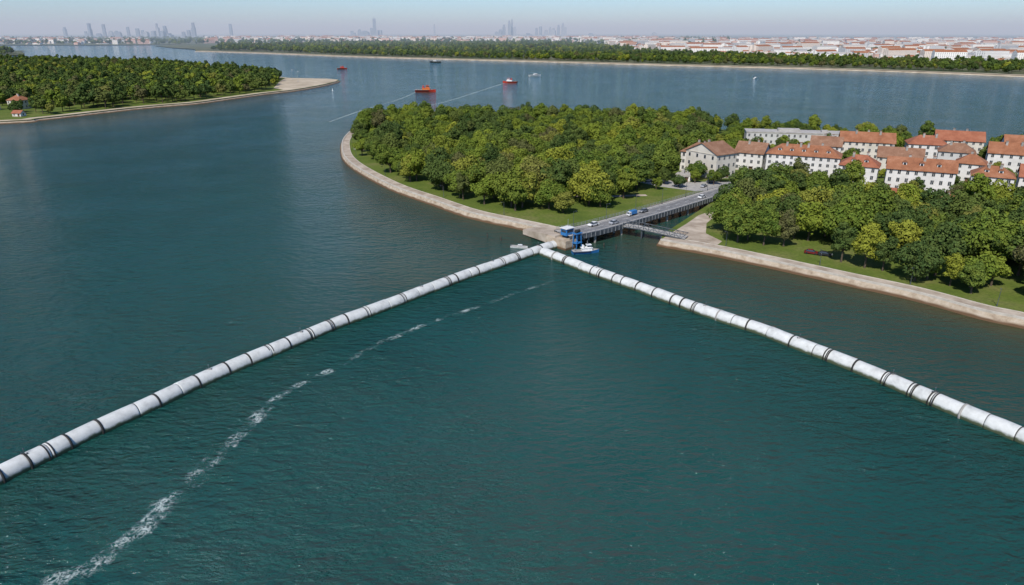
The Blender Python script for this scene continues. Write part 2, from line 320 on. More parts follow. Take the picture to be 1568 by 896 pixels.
# ------------------------------------------------------------------ bridge
def ang(a,b): return math.atan2(b[1]-a[1],b[0]-a[0])
HW=4.5
def bridge():
    par=empty('road_bridge'); A=[(17.5,230.5),(28,237.5),(43,251),(65,272),(93,300),(106,312)]
    A=cr(A,4); zt=4.2; hw=HW
    strip('deck',A,[(hw,zt+.18),(hw,zt-1.0),(-hw,zt-1.0),(-hw,zt+.18)],M['conc'],parent=par)
    strip('roadway',A,[(-3.1,zt+.02),(3.1,zt+.02)],M['asphalt'],parent=par)
    for s in(1,-1):
        strip('sidewalk',A,[(s*3.1,zt+.02),(s*3.1,zt+.18),(s*hw,zt+.18)],M['walk'],parent=par)
        strip('girder',A,[(s*(hw+.02),zt+.25),(s*(hw+.25),zt+.25),(s*(hw+.25),zt-1.5),(s*(hw-.1),zt-1.5)],M['steel'],parent=par)
        strip('edge_line',A,[(s*2.8,zt+.026),(s*2.92,zt+.026)],M['paint'],parent=par)
    P=np.array(A);seg=np.linalg.norm(np.diff(P,axis=0),axis=1);L=np.concatenate([[0],np.cumsum(seg)])
    def at(s,off=0):
        c=np.array([np.interp(s,L,P[:,0]),np.interp(s,L,P[:,1])]);d=np.array([np.interp(s+.5,L,P[:,0])-np.interp(s-.5,L,P[:,0]),np.interp(s+.5,L,P[:,1])-np.interp(s-.5,L,P[:,1])]);d/=np.linalg.norm(d)
        return (c[0]-d[1]*off,c[1]+d[0]*off),d
    ra=MB();li=MB();pi=MB()
    s=1.
    while s<L[-1]-1:
        for o in(hw+.12,-hw-.12):
            (x,y),d=at(s,o); ra.cyl((x,y,zt+.2),(x,y,zt+1.35),.07,.06,5)
            (x2,y2),_=at(min(s+2,L[-1]-.6),o)
            for zz in(.55,.95,1.35): ra.cyl((x,y,zt+zz),(x2,y2,zt+zz),.05,None,5)
            (x3,y3),_=at(s,o*1.03); ra.cyl((x3,y3,zt-1.45),(x3,y3,zt+.2),.10,None,4)
        s+=2
    s=3
    while s<L[-1]-4:
        (a,b),d=at(s,.06);(c,e),_=at(s+3,.06);(f,g),_=at(s+3,-.06);(h,i),_=at(s,-.06)
        li.add([(a,b,zt+.027),(h,i,zt+.027),(f,g,zt+.027),(c,e,zt+.027)],[(0,1,2,3)]); s+=7
    for s in(12,26,40,55,70,86):
        for o in(-3.5,0,3.5):
            (x,y),d=at(s,o); pi.cyl((x,y,-2),(x,y,zt-1.6),.5,.45,10)
        (x,y),_=at(s,-4.3);(x2,y2),_=at(s,4.3)
        d2=d*.6; pi.add([(x-d2[0],y-d2[1],zt-1.7),(x+d2[0],y+d2[1],zt-1.7),(x2+d2[0],y2+d2[1],zt-1.7),(x2-d2[0],y2-d2[1],zt-1.7),(x-d2[0],y-d2[1],zt-1.05),(x+d2[0],y+d2[1],zt-1.05),(x2+d2[0],y2+d2[1],zt-1.05),(x2-d2[0],y2-d2[1],zt-1.05)],[(0,3,2,1),(4,5,6,7),(0,1,5,4),(1,2,6,5),(2,3,7,6),(3,0,4,7)])
    ra.obj('railings',[M['steel_l']],par); li.obj('lane_marks',[M['paint']],par); pi.obj('piers',[M['conc']],par)
    ab=MB(); ab.box(-5,1.2,-5.0,5.0,-2,zt-1.02,0,.2,.2); o=ab.obj('abutment',[M['quay']],par); o.location=(18.6,231,0); o.rotation_euler=(0,0,.75)
    return at,L[-1]
bat,BL=bridge()
rm=MB(); rm.add([(21,234.5,4.0),(15,228.5,4.0),(4,243,LZ+.05),(11,249,LZ+.05),(21,234.5,0.5),(15,228.5,0.5),(4,243,.5),(11,249,.5)],[(0,1,2,3),(4,7,6,5),(0,4,5,1),(1,5,6,2),(2,6,7,3),(3,7,4,0)]); rm.obj('promenade_ramp',[M['prom']])
strip('street',cr([(106,312),(122,322),(150,318),(200,290),(260,250)],5),[(3.5,LZ+.06),(-3.5,LZ+.06)],M['asphalt'])
rm=MB(); rm.add([(102.5,315.5,4.1),(109.5,308.5,4.1),(126,318,LZ+.08),(120,327,LZ+.08),(102.5,315.5,0),(109.5,308.5,0),(126,318,0),(120,327,0)],[(0,3,2,1),(0,1,5,4),(1,2,6,5),(2,3,7,6),(3,0,4,7)]); rm.obj('bridge_approach',[M['asphalt']])
def footbridge():
    par=empty('footbridge'); a=np.array((41.5,243));b=np.array((61.5,231.5)); d=(b-a)/np.linalg.norm(b-a); n=np.array([-d[1],d[0]]); L=np.linalg.norm(b-a)
    z=lambda s: 4.1-1.5*max(0,(s/L-.25))/.75*.9
    dk=MB();tr=MB(); K=12
    def q(s,o,zz): p=a+d*s+n*o; return (p[0],p[1],zz)
    for i in range(K):
        s0=L*i/K;s1=L*(i+1)/K
        dk.add([q(s0,1.7,z(s0)),q(s0,-1.7,z(s0)),q(s1,-1.7,z(s1)),q(s1,1.7,z(s1)),q(s0,1.7,z(s0)-.3),q(s0,-1.7,z(s0)-.3),q(s1,-1.7,z(s1)-.3),q(s1,1.7,z(s1)-.3)],[(0,1,2,3),(4,7,6,5),(0,3,7,4),(1,5,6,2)])
        for o in(1.8,-1.8):
            tr.cyl(q(s0,o,z(s0)-.5),q(s1,o,z(s1)-.5),.2,None,6); tr.cyl(q(s0,o,z(s0)+1.1),q(s1,o,z(s1)+1.1),.13,None,6)
            tr.cyl(q(s0,o,z(s0)-.5),q(s0,o,z(s0)+1.1),.09,None,5); tr.cyl(q(s0,o,z(s0)-.5) if i%2 else q(s0,o,z(s0)+1.1),q(s1,o,z(s1)+1.1) if i%2 else q(s1,o,z(s1)-.5),.08,None,5)
    for s in(L*.3,L*.62):
        for o in(-1.2,1.2): tr.cyl(q(s,o,-2),q(s,o,z(s)-.4),.3,None,8)
    dk.obj('deck',[M['walk']],par); tr.obj('truss',[M['steel']],par)
footbridge()
tess([(56.5,234),(61,230.5),(70,223.5),(73,228),(70,238),(74,252),(82,266),(80,270),(74,264),(66,251),(58,239)],LZ+.03,M['prom'],'quay_plaza')
tess([(92,310),(84,308),(70,318),(60,330),(72,336),(84,328),(100,330),(112,326)],LZ+.03,M['walk'],'street_pavement')
strip('park_path',cr([(84,262),(105,262),(130,258),(160,262),(200,258)],5),[(1.6,LZ+.035),(-1.6,LZ+.035)],M['prom'])
strip('park_path',cr([(-98,430),(-60,400),(-20,340),(20,300),(60,300)],5),[(1.6,LZ+.035),(-1.6,LZ+.035)],M['prom'])
def pile(x,y):
    par=empty('mooring_pile',(x,y,0)); m=MB(); m.cyl((0,0,-2),(0,0,1.5),.2,.18,8,0); m.cyl((0,0,1.5),(0,0,1.7),.24,.1,8,1); m.cyl((0,0,.6),(0,0,.8),.24,None,8,1); m.obj('pile',[M['timber'],M['rubber']],par)
for x,y in((-4,236),(-9,240),(32,228),(36,226)): pile(x,y)
# ------------------------------------------------------------------ houses
RECTS=[]
def house(name,pl,pr,depth,wh,rh,kind='hip',wall='wallw',roof='roof',floors=3,z0=LZ,chim=2,base=0,dorm=0):
    W=math.dist(pl,pr); rz=ang(pl,pr); par=empty(name,(pl[0],pl[1],z0),rz)
    c,s=math.cos(rz),math.sin(rz)
    RECTS.append((pl[0],pl[1],c,s,W,depth))
    w=MB(); w.box(0,W,0,depth,-.5,wh,0)
    w.box(-.06,W+.06,-.06,depth+.06,-.5,.7,1)
    w.box(-.22,W+.22,-.22,depth+.22,wh-.25,wh+.02,1)
    if kind=='gable': w.add([(-.001,0,wh),(-.001,depth,wh),(-.001,depth/2,wh+rh-.1),(W+.001,0,wh),(W+.001,depth,wh),(W+.001,depth/2,wh+rh-.1)],[(0,2,1),(3,4,5)],0)
    w.obj('walls',[M[wall],M['cope']],par)
    r=MB();e=.6;zz=wh+.03
    if kind=='flat':
        r.box(-.3,W+.3,-.3,depth+.3,zz,zz+.5,0); r.box(W*.3,W*.5,depth*.3,depth*.7,zz+.5,zz+2,0); r.box(W*.7,W*.76,depth*.3,depth*.6,zz+.5,zz+1.6,0)
    elif kind=='gable':
        t=.25; k=rh*e/(depth/2)
        for sy in(0,1):
            y0=-e if sy==0 else depth+e
            r.add([(-e,y0,zz-k),(W+e,y0,zz-k),(W+e,depth/2,zz+rh),(-e,depth/2,zz+rh),(-e,y0,zz-k+t),(W+e,y0,zz-k+t),(W+e,depth/2,zz+rh+t),(-e,depth/2,zz+rh+t)],[(0,1,2,3),(4,5,6,7),(0,1,5,4),(1,2,6,5),(3,0,4,7)])
    else:
        h=min(depth/2,W/2)*.85
        r.add([(-e,-e,zz),(W+e,-e,zz),(W+e,depth+e,zz),(-e,depth+e,zz),(-e,-e,zz+.2),(W+e,-e,zz+.2),(W+e,depth+e,zz+.2),(-e,depth+e,zz+.2),(h,depth/2,zz+rh),(W-h,depth/2,zz+rh)],
          [(0,3,2,1),(0,1,5,4),(1,2,6,5),(2,3,7,6),(3,0,4,7),(4,5,9,8),(6,7,8,9),(5,6,9),(7,4,8)])
    r.obj('roof',[M['roofg'] if kind=='flat' else M[roof]],par)
    g=MB();fr=MB();fh=wh/floors
    def win(axis,p,z,out,ww=1.15,hh=1.6):
        for bb,mm,a,d in((fr,0,.16,.05),(g,0,0,.09)):
            x0,x1=p-ww/2-a,p+ww/2+a
            if axis=='x':
                y0,y1=(-d,0.02) if out<0 else (depth-.02,depth+d); bb.box(x0,x1,y0,y1,z-a,z+hh+a,mm)
            else:
                q0,q1=(-d,.02) if out<0 else (W-.02,W+d); bb.box(q0,q1,x0,x1,z-a,z+hh+a,mm)
        if axis=='x':
            y=-.11 if out<0 else depth+.09
            fr.box(p-.05,p+.05,y,y+.02,z,z+hh,0)
    for f in range(floors):
        z=f*fh+fh*.36; hh=min(1.7,fh*.5)
        n=max(2,int(W/3.3))
        for i in range(n):
            x=W*(i+.5)/n
            if f==0 and i==n//2: continue
            win('x',x,z,-1,hh=hh); win('x',x,z,1,hh=hh)
        n=max(1,int(depth/4.2))
        for i in range(n):
            win('y',depth*(i+.5)/n,z,-1,hh=hh); win('y',depth*(i+.5)/n,z,1,hh=hh)
    fr.obj('window_frames',[M['frame']],par); g.obj('windows',[M['glass']],par)
    n=max(2,int(W/3.3)); x=W*(n//2+.5)/n
    d=MB(); d.box(x-.8,x+.8,-.1,.02,0,2.5,0); d.box(x-1.1,x+1.1,-.9,.0,2.6,2.8,1); d.box(x-1.,x+1.,-1.2,-.12,-.3,.15,1); d.obj('door',[M['door'],M['conc']],par)
    cm=MB()
    R=random.Random(int(W*100))
    for i in range(chim):
        cx=W*(.2+.6*(i+.5)/chim)+R.uniform(-1,1); cy=depth/2+R.choice([-1.5,1.5]); zb=wh+.3
        cm.box(cx-.5,cx+.5,cy-.4,cy+.4,zb,wh+rh+1.1,0); cm.box(cx-.6,cx+.6,cy-.5,cy+.5,wh+rh+1.1,wh+rh+1.3,1)
    for i in range(dorm):
        cx=W*(i+1)/(dorm+1); yy=depth*.16; zb=wh+.3; zt=wh+rh*.32+1.4
        cm.box(cx-.8,cx+.8,yy,depth*.42,zb,zt,2); cm.box(cx-.5,cx+.5,yy-.06,yy+.01,zt-1.3,zt-.25,3)
        cm.add([(cx-1.05,yy-.2,zt-.02),(cx+1.05,yy-.2,zt-.02),(cx,yy-.2,zt+.7),(cx-1.05,depth*.45,zt-.02),(cx+1.05,depth*.45,zt-.02),(cx,depth*.45,zt+.7)],[(0,1,2),(0,2,5,3),(1,4,5,2),(3,5,4)],4)
    if chim or dorm: cm.obj('chimneys_dormers',[M['conc'],M['roof2'],M['wallw'],M['glass'],M[roof]],par)
    return par
house('townhouse',(88,358),(101,347),13,10,4.5,'hip','wallw','roof2',3,dorm=2)
house('gabled_house',(99.8,334),(112,342),20,12,4.5,'gable','wallc','roof2',3,chim=1)
house('townhouse',(117,361),(129,353),14,9.5,4.5,'gable','wallw','roof2',3)
house('apartment_block',(128,345),(158,330),14,11,4.6,'hip','wallw','roof',4,chim=4,dorm=5)
house('long_hall',(151,447),(215,433),14,8,1,'flat','wallg','roof',2,chim=0)
house('townhouse',(153,319),(167,311),13,10,4.5,'hip','wallw','roof3',3,dorm=2)
house('apartment_block',(170,309),(194,297),13,10.5,4.2,'gable','wallw','roof',3,chim=3,dorm=3)
house('townhouse',(188,396),(214,386),13,10,4.5,'gable','wallc','roof',3,chim=3)
house('townhouse',(220,383),(238,376),13,10,4.5,'hip','wallw','roof3',3)
house('townhouse',(222,358),(236,350),12,10,4.2,'hip','wallg','roof2',3)
house('townhouse',(244,352),(261,342),13,10.5,4.5,'gable','wallw','roof',3,chim=2)
house('townhouse',(199,294),(212,286),12,10,4,'hip','wallw','roof',3,dorm=2)
house('townhouse',(217,290),(236,278),12,10.5,4.2,'gable','wallw','roof3',3)
house('townhouse',(166,384),(180,377),12,9.5,4.2,'gable','wallw','roof2',3)
house('townhouse',(214,330),(224,323),11,9,4,'hip','wallw','roof',3,chim=1)
house('townhouse',(186,349),(204,340),12,9,4.2,'gable','wallc','roof2',3)
house('cottage',(155,288),(162,283.5),7,3.4,2.4,'gable','wallc','roof3',1,chim=1)
house('cottage',(172,274),(180,269),7,3.6,2.6,'hip','wallc','roof3',1,chim=1)
house('townhouse',(266,343),(287,330),13,9.5,4.5,'hip','wallw','roof',3)
house('townhouse',(240,300),(262,287),13,9.5,4.5,'hip','wallw','roof2',3)
house('townhouse',(275,385),(300,373),13,9.5,4.5,'gable','wallw','roof',3)
house('townhouse',(248,405),(270,395),13,9.5,4.5,'gable','wallc','roof3',3)
house('kiosk',(80,331),(86,328),5,3.2,1,'flat','wallw','roof',1,chim=0)
for (x,y,w,k) in((-505,655,20,'gable'),(-478,668,14,'hip'),(-930,1205,34,'hip'),(-915,1275,40,'gable'),(-560,640,22,'hip'),(-640,900,24,'hip')):
    house('island_house',(x,y),(x+w,y-3),13,8,4.5,k,'wallc','roof',2,2.0)
house('beach_hut',(-432,606),(-424,605),6,3,2,'gable','wallw','roof3',1,2.0,chim=0)
# ------------------------------------------------------------------ trees
def tree_mesh(name,seed,R,H,nl,nq,ls,leaf,flat=.85):
    r=np.random.default_rng(seed); base=H*.10; cz=(H+base)/2; rz=(H-base)/2
    C=[];RL=[]
    for i in range(nl):
        v=r.normal(size=3); v/=np.linalg.norm(v)
        if v[2]<-.7: v[2]*=-.6
        k=r.uniform(.45,.86)*(1.-.12*r.random())
        wd=1.0 if v[2]>-.2 else .85
        C.append((v[0]*R*k*wd,v[1]*R*k*wd,cz+v[2]*rz*k)); RL.append(R*r.uniform(.18,.37))
    C.append((0,0,cz));RL.append(R*.5)
    C=np.array(C);RL=np.array(RL); w=RL**2/np.sum(RL**2)
    li=r.choice(len(RL),size=int(nq*1.7),p=w)
    v=r.normal(size=(len(li),3)); v/=np.linalg.norm(v,axis=1)[:,None]
    rad=RL[li]*(1-.28*r.random(len(li))**1.5)*(1+.16*r.normal(size=len(li))*(r.random(len(li))<.4))
    p=C[li]+v*rad[:,None]*np.array([1,1,flat])
    d=np.linalg.norm((p[:,None,:]-C[None]),axis=2)/RL[None]; ins=(d<.62).sum(1)>0
    keep=~ins&(p[:,2]>base*.6); p=p[keep][:nq];v=v[keep][:nq]; n=len(p)
    nn=v+r.normal(size=(n,3))*.45; nn[:,2]+=.15; nn/=np.linalg.norm(nn,axis=1)[:,None]
    a=np.cross(nn,r.normal(size=(n,3))); a/=np.linalg.norm(a,axis=1)[:,None]; b=np.cross(nn,a)
    s=(ls*r.uniform(.6,1.25,n))[:,None]*.5
    V=np.stack([p-a*s*1.2,p-b*s*.8,p+a*s*1.2,p+b*s*.8],1).reshape(-1,3)
    F=np.arange(n*4).reshape(-1,4)
    mb=MB()
    mb.cyl((0,0,-.3),(0,0,H*.25),.38,.28,7); mb.cyl((0,0,H*.25),(.2,.1,cz+rz*.3),.28,.10,6)
    for i in range(6):
        c=C[i]; mb.cyl((0,0,H*(.2+.02*i)),(c[0],c[1],c[2]),.16,.05,5)
    nb=len(mb.v); vs=mb.v+[tuple(x) for x in V]; fsx=mb.f+[tuple(x+nb) for x in F]
    me=bpy.data.meshes.new(name); me.from_pydata(vs,[],fsx); me.materials.append(M['bark']); me.materials.append(M[leaf])
    me.polygons.foreach_set('material_index',[0]*len(mb.f)+[1]*n); me.update(); return me
TM=[tree_mesh('deciduous_tree_mesh',i+1,*a) for i,a in enumerate([
 (6.8,13.5,34,4600,.70,'leaf'),(6.0,15.5,32,4200,.68,'leaf'),(7.8,14,42,5400,.74,'leaf'),(5.0,11.5,24,3200,.62,'leaf'),
 (6.6,14.5,34,4400,.70,'leafd'),(7.4,13,38,4800,.70,'leafd'),(5.6,16.5,30,4000,.68,'leafd'),(6.2,12.5,20,3200,.68,'leaf')])]
FM=[tree_mesh('woodland_tree_mesh',i+31,*a) for i,a in enumerate([(8,16,20,800,1.75,'leaf'),(7,18,18,750,1.6,'leafd'),(9,15,22,850,1.85,'leafd')])]
def inpoly(x,y,poly):
    c=False;n=len(poly);j=n-1
    for i in range(n):
        xi,yi=poly[i];xj,yj=poly[j]
        if (yi>y)!=(yj>y) and x<(xj-xi)*(y-yi)/(yj-yi)+xi: c=not c
        j=i
    return c
def clear(x,y,m):
    for (a,b,c,s,W,D) in RECTS:
        u=(x-a)*c+(y-b)*s; v=-(x-a)*s+(y-b)*c
        if -m<u<W+m and -m-1.5<v<D+m: return False
    return True
def infront(x,y,dist):
    for (a,b,c,s,W,D) in RECTS:
        u=(x-a)*c+(y-b)*s; v=-(x-a)*s+(y-b)*c
        if -4<u<W+4 and -dist<v<D: return True
    return False
def dshore(x,y): return distpl(np.array([[x,y]]),PEN+CANAL+RQ)[0]
BRL=[(17.5,230.5),(43,251),(65,272),(93,300),(106,312),(122,322)]
ntree=0; PLACED=[]
def put(x,y,s,mi=None):
    global ntree
    me=TM[mi if mi is not None else random.choices(range(8),[5,4,5,3,4,4,3,3])[0]]
    o=bpy.data.objects.new('deciduous_tree',me); o.location=(x,y,LZ-.05); o.rotation_euler=(random.uniform(-.04,.04),random.uniform(-.04,.04),random.uniform(0,6.28))
    k=s*random.uniform(.90,1.10); o.scale=(s,s,k); COL.objects.link(o); ntree+=1; PLACED.append((x,y))
def fill(poly,sp,smin,smax,drop,margin,shore):
    P=np.array(poly);x0,y0=P.min(0);x1,y1=P.max(0); y=y0;r=0
    while y<y1:
        x=x0+(sp/2 if r%2 else 0)
        while x<x1:
            px=x+random.uniform(-.42,.42)*sp;py=y+random.uniform(-.42,.42)*sp
            if random.random()>drop and inpoly(px,py,poly) and clear(px,py,margin) and dshore(px,py)>shore and distpl(np.array([[px,py]]),BRL)[0]>9 and math.dist((px,py),(99.5,212.5))>8:
                s=random.uniform(smin,smax)
                if infront(px,py,26): s*=.6
                put(px,py,s)
            x+=sp
        y+=sp*.87;r+=1
ZL=[(-112,548),(-116,512),(-112,474),(-104,437),(-94,400),(-80,368),(-55,325),(-30,296),(-9,276),(10,262),(30,272),(46,284),(64,306),(78,330),(88,352),(108,372),(118,400),(126,450),(140,515),(60,554),(-20,567),(-80,555)]
fill(ZL,10.3,.72,1.25,.05,5,9.8)
ZR=[(92,290),(86,268),(76,243),(78,222),(90,205),(104,193),(118,178),(136,156),(172,120),(232,60),(330,70),(330,262),(262,277),(238,270),(212,278),(190,288),(165,298),(150,306),(126,330),(112,322),(104,304)]
fill(ZR,9.7,.74,1.2,.10,3.0,8.4)
# waterside row of trees behind the right-hand promenade
PQ,NQ=normals(RQ); acc=0
for i in range(4,len(PQ)-1):
    acc+=math.dist(PQ[i],PQ[i-1])
    if acc>6.2:
        acc=0; off=random.uniform(9.5,15); x=PQ[i][0]+NQ[i][0]*off; y=PQ[i][1]+NQ[i][1]*off
        if random.random()<.86 and math.dist((x,y),(99.5,212.5))>8.5 and min(math.dist((x,y),q) for q in PLACED)>4.5: put(x,y,random.uniform(.6,.98))
ZB=[(120,372),(130,330),(165,305),(240,275),(420,220),(500,280),(359,358),(300,405),(195,487),(138,520),(125,450)]
fill(ZB,11,.6,.85,.28,3.2,12)
for i in range(34):
    t=i/33; x,y=np.array(BACK[::-1])[int(4+t*38)]; put(x+random.uniform(-4,4),y-9+random.uniform(-3,3),random.uniform(.7,1.))
for (x,y,s) in((88,326,.6),(96,322,.55),(91,335,.7),(101,328,.6),(78,316,.5)): put(x,y,s)
def woodland(name,ptsxy,zg,smin,smax):
    par=empty(name); groups=[[],[],[]]
    for p in ptsxy: groups[random.randrange(3)].append(p)
    for g,me in zip(groups,FM):
        vs=[];fsx=[]
        for (x,y,sc_) in g:
            s=sc_*random.uniform(smin,smax)/2; t=random.uniform(0,6.28); b=len(vs)
            for k in range(4):
                a=t+k*math.pi/2+math.pi/4; vs.append((x+math.cos(a)*s*1.4142,y+math.sin(a)*s*1.4142,zg))
            fsx.append((b,b+1,b+2,b+3))
        inst=mesh_obj('tree_scatter',vs,fsx,M['grass'],parent=par)
        inst.instance_type='FACES'; inst.use_instance_faces_scale=True; inst.instance_faces_scale=1; inst.show_instancer_for_render=False
        ch=bpy.data.objects.new('woodland_tree',me); COL.objects.link(ch); ch.parent=inst
    return par
def scatter(poly,sp,jit=.4,cond=None,drop=.05,sc_=1.):
    P=np.array(poly);x0,y0=P.min(0);x1,y1=P.max(0);out=[];y=y0
    while y<y1:
        x=x0
        while x<x1:
            px=x+random.uniform(-jit,jit)*sp;py=y+random.uniform(-jit,jit)*sp
            if random.random()>drop and inpoly(px,py,poly) and (cond is None or cond(px,py)): out.append((px,py,sc_))
            x+=sp
        y+=sp
    return out
IW=[(-1400,350),(-900,440),(-600,510),(-436,580),(-420,602),(-402,640),(-384,684),(-367,716),(-346,745),(-332,792),(-316,850),(-316,930),(-330,1000),(-352,1080),(-375,1140),(-415,1190),(-556,1352),(-780,1560),(-1100,1735),(-1500,1900),(-1900,1900)]
woodland('island_woodland',scatter(IW,14.5,cond=lambda x,y: x>-1.0*y-150 and clear(x,y,7) and not(abs(x+480)<60 and y<700 and random.random()<.6)),2.0,.6,1.25)
FW=[(-1190,2880),(-870,2635),(-420,2212),(20,1910),(340,1680),(690,1448),(890,1232),(1045,1020),(1600,640),(1800,760),(1150,1480),(880,1800),(520,2400),(430,3000),(350,4200),(-700,4700),(-1500,3750)]
fp=scatter(FW,21,sc_=1.0,drop=.10,cond=lambda x,y: x>-.85*y and x<1.0*y+80 and (y<2500 or random.random()<.6))
fp=[(x,y,1.0 if y<2500 else 1.3) for x,y,_ in fp]
woodland('far_bank_woodland',fp,2.5,.5,1.25)
pw=scatter([(-2600,2170),(-1720,2185),(-1660,2200),(-1625,2300),(-1670,2420),(-1900,2740),(-2600,3000)],24,sc_=1.3)
woodland('islet_woodland',pw,2.4,.7,1.1)
# ------------------------------------------------------------------ distant town
def town(name,n,gen,mats):
    vs=[];fsx=[];mi=[];R=random.Random(3)
    for _ in range(n):
        x,y,w,d,h=gen(R); a=R.uniform(-.3,.3)+(.6 if R.random()<.3 else 0); c,s=math.cos(a),math.sin(a);rh=min(d*.3,5) if R.random()<.7 else .0
        b=len(vs)
        loc=[(-w/2,-d/2,2),(w/2,-d/2,2),(w/2,d/2,2),(-w/2,d/2,2),(-w/2,-d/2,h),(w/2,-d/2,h),(w/2,d/2,h),(-w/2,d/2,h),(-w/2,0,h+rh),(w/2,0,h+rh)]
        vs+=[(x+p[0]*c-p[1]*s,y+p[0]*s+p[1]*c,p[2]) for p in loc]
        wm=R.choices([0,1,2,5],[5,3,2,1])[0]; r_=R.choices([3,4],[4,2])[0] if rh>0 else 4
        for f in((0,1,5,4),(1,2,6,5),(2,3,7,6),(3,0,4,7)): fsx.append(tuple(b+i for i in f)); mi.append(wm)
        if rh>0:
            for f in((4,5,9,8),(6,7,8,9)): fsx.append(tuple(b+i for i in f)); mi.append(r_)
            for f in((5,6,9),(7,4,8)): fsx.append(tuple(b+i for i in f)); mi.append(wm)
        else: fsx.append((b+4,b+5,b+6,b+7)); mi.append(r_)
    return mesh_obj(name,vs,fsx,mats,mi)
def farwall(name,c):
    m,nt,out=nm(name); p=pos(nt); s=nt.nodes.new('ShaderNodeSeparateXYZ'); nt.links.new(p,s.inputs[0])
    fz=math_(nt,'FRACT',math_(nt,'MULTIPLY',s.outputs[2],1/3.2)); rowm=math_(nt,'GREATER_THAN',fz,.5)
    fx=math_(nt,'FRACT',math_(nt,'MULTIPLY',math_(nt,'ADD',s.outputs[0],s.outputs[1]),1/4.)); cm=math_(nt,'GREATER_THAN',fx,.55)
    principled(nt,out,mixc(nt,math_(nt,'MULTIPLY',math_(nt,'MULTIPLY',rowm,cm),.7),c,(.06,.07,.08)),.8,.3); return m
TMs=[farwall('far_facade_white',(.8,.77,.72)),farwall('far_facade_cream',(.72,.62,.53)),farwall('far_facade_grey',(.5,.5,.5)),M['roof'],M['roofg'],farwall('far_facade_pink',(.6,.40,.33))]
def g1(R):
    while True:
        y=1350+R.random()**.9*5500; k=R.uniform(.13,1.0); x=k*y
        lim=np.interp(y,[1350,1480,1800,2400,3000],[1290,1160,900,535,450])
        if x>lim: break
    big=R.random()<.16
    return x,y,R.uniform(30,90) if big else R.uniform(12,30),R.uniform(14,40) if big else R.uniform(9,15),R.uniform(14,32) if big else R.uniform(9,18)
town('distant_town',6200,g1,TMs)
def g2(R):
    y=R.uniform(4900,8800); x=R.uniform(-.42,.2)*y
    return x,y,R.uniform(15,80),R.uniform(12,30),R.uniform(12,36)
town('distant_suburb',1100,g2,TMs)
def g3(R):
    y=R.uniform(4300,7500); x=-R.uniform(.5,1.0)*y
    return x,y,R.uniform(15,70),R.uniform(12,30),R.uniform(8,30)
town('distant_suburb',500,g3,TMs)
pt=[]
R=random.Random(8)
for _ in range(4200):
    y=1350+R.random()**.8*5500; x=R.uniform(.1,1.0)*y
    if x>np.interp(y,[1350,1480,1800,2400,3000],[1250,1120,850,500,420]): pt.append((x,y,R.uniform(.7,1.25)))
for _ in range(3000):
    y=4250+R.random()*4500; x=R.uniform(-1.,.3)*y; pt.append((x,y,R.uniform(1.3,2.2)))
woodland('town_trees',pt,2.4,.6,1.1)
# skyline
TW=farwall('tower_facade',(.19,.23,.29)); TW2=farwall('tower_facade_light',(.32,.35,.40))
def tower(x,y,h,w,style=0):
    par=empty('skyscraper',(x,y,2.5),random.uniform(-.3,.3)); m=MB()
    m.box(-w*.9,w*.9,-w*.7,w*.7,0,12+h*.06,1)
    if style==0: m.box(-w/2,w/2,-w/2,w/2,12,h*.82,0); m.box(-w*.36,w*.36,-w*.36,w*.36,h*.82,h,0); m.box(-w*.1,w*.1,-w*.1,w*.1,h,h*1.05,1)
    elif style==1: m.box(-w/2,w/2,-w/2,w/2,12,h,0,w*.06,w*.06); m.cyl((0,0,h),(0,0,h*1.12),w*.05,w*.02,6,1)
    else: m.box(-w/2,w*.05,-w/2,w/2,12,h,0); m.box(w*.05,w/2,-w/2,w/2,12,h*.72,0)
    m.obj('tower_body',[random.choice([TW,TW,TW2]),TW2],par)
Rg=random.Random(4)
def grp(lst,Y,sx,hp,wp):
    for u,h,w in lst: tower((u-784)*sx+0,Y+Rg.uniform(-300,300),max(30,h*hp),w*wp,Rg.choice([0,0,1,2]))
grp([(112,13,4),(126,8,5)],10443,9.36,10.5,9.4)
grp([(155,13,4),(160,18,4),(168,9,5),(173,17,4),(180,9,6),(186,14,4),(195,8,6),(208,10,4),(215,8,6),(225,12,5),(232,9,6),(240,8,6),(250,15,4),(255,18,4),(262,15,4),(268,9,6),(280,8,5),(286,13,4),(293,10,5),(302,16,3),(307,19,4),(140,6,7),(275,6,8)],9280,8.32,9.6,8.3)
grp([(353,17,4)],10800,9.7,11,9.7)
grp([(541,8,7),(549,10,6),(556,7,8),(564,8,10),(571,12,8),(577,24,5),(583,9,6),(665,17,3),(760,7,6),(766,10,5),(772,16,4),(780,21,4),(784,23,3),(788,13,5),(822,12,4),(828,14,4),(835,9,5),(842,13,4),(849,12,5),(856,16,4),(861,18,4),(867,13,4),(810,5,8),(905,5,8),(1000,6,6)],11939,10.7,11.5,10.7)
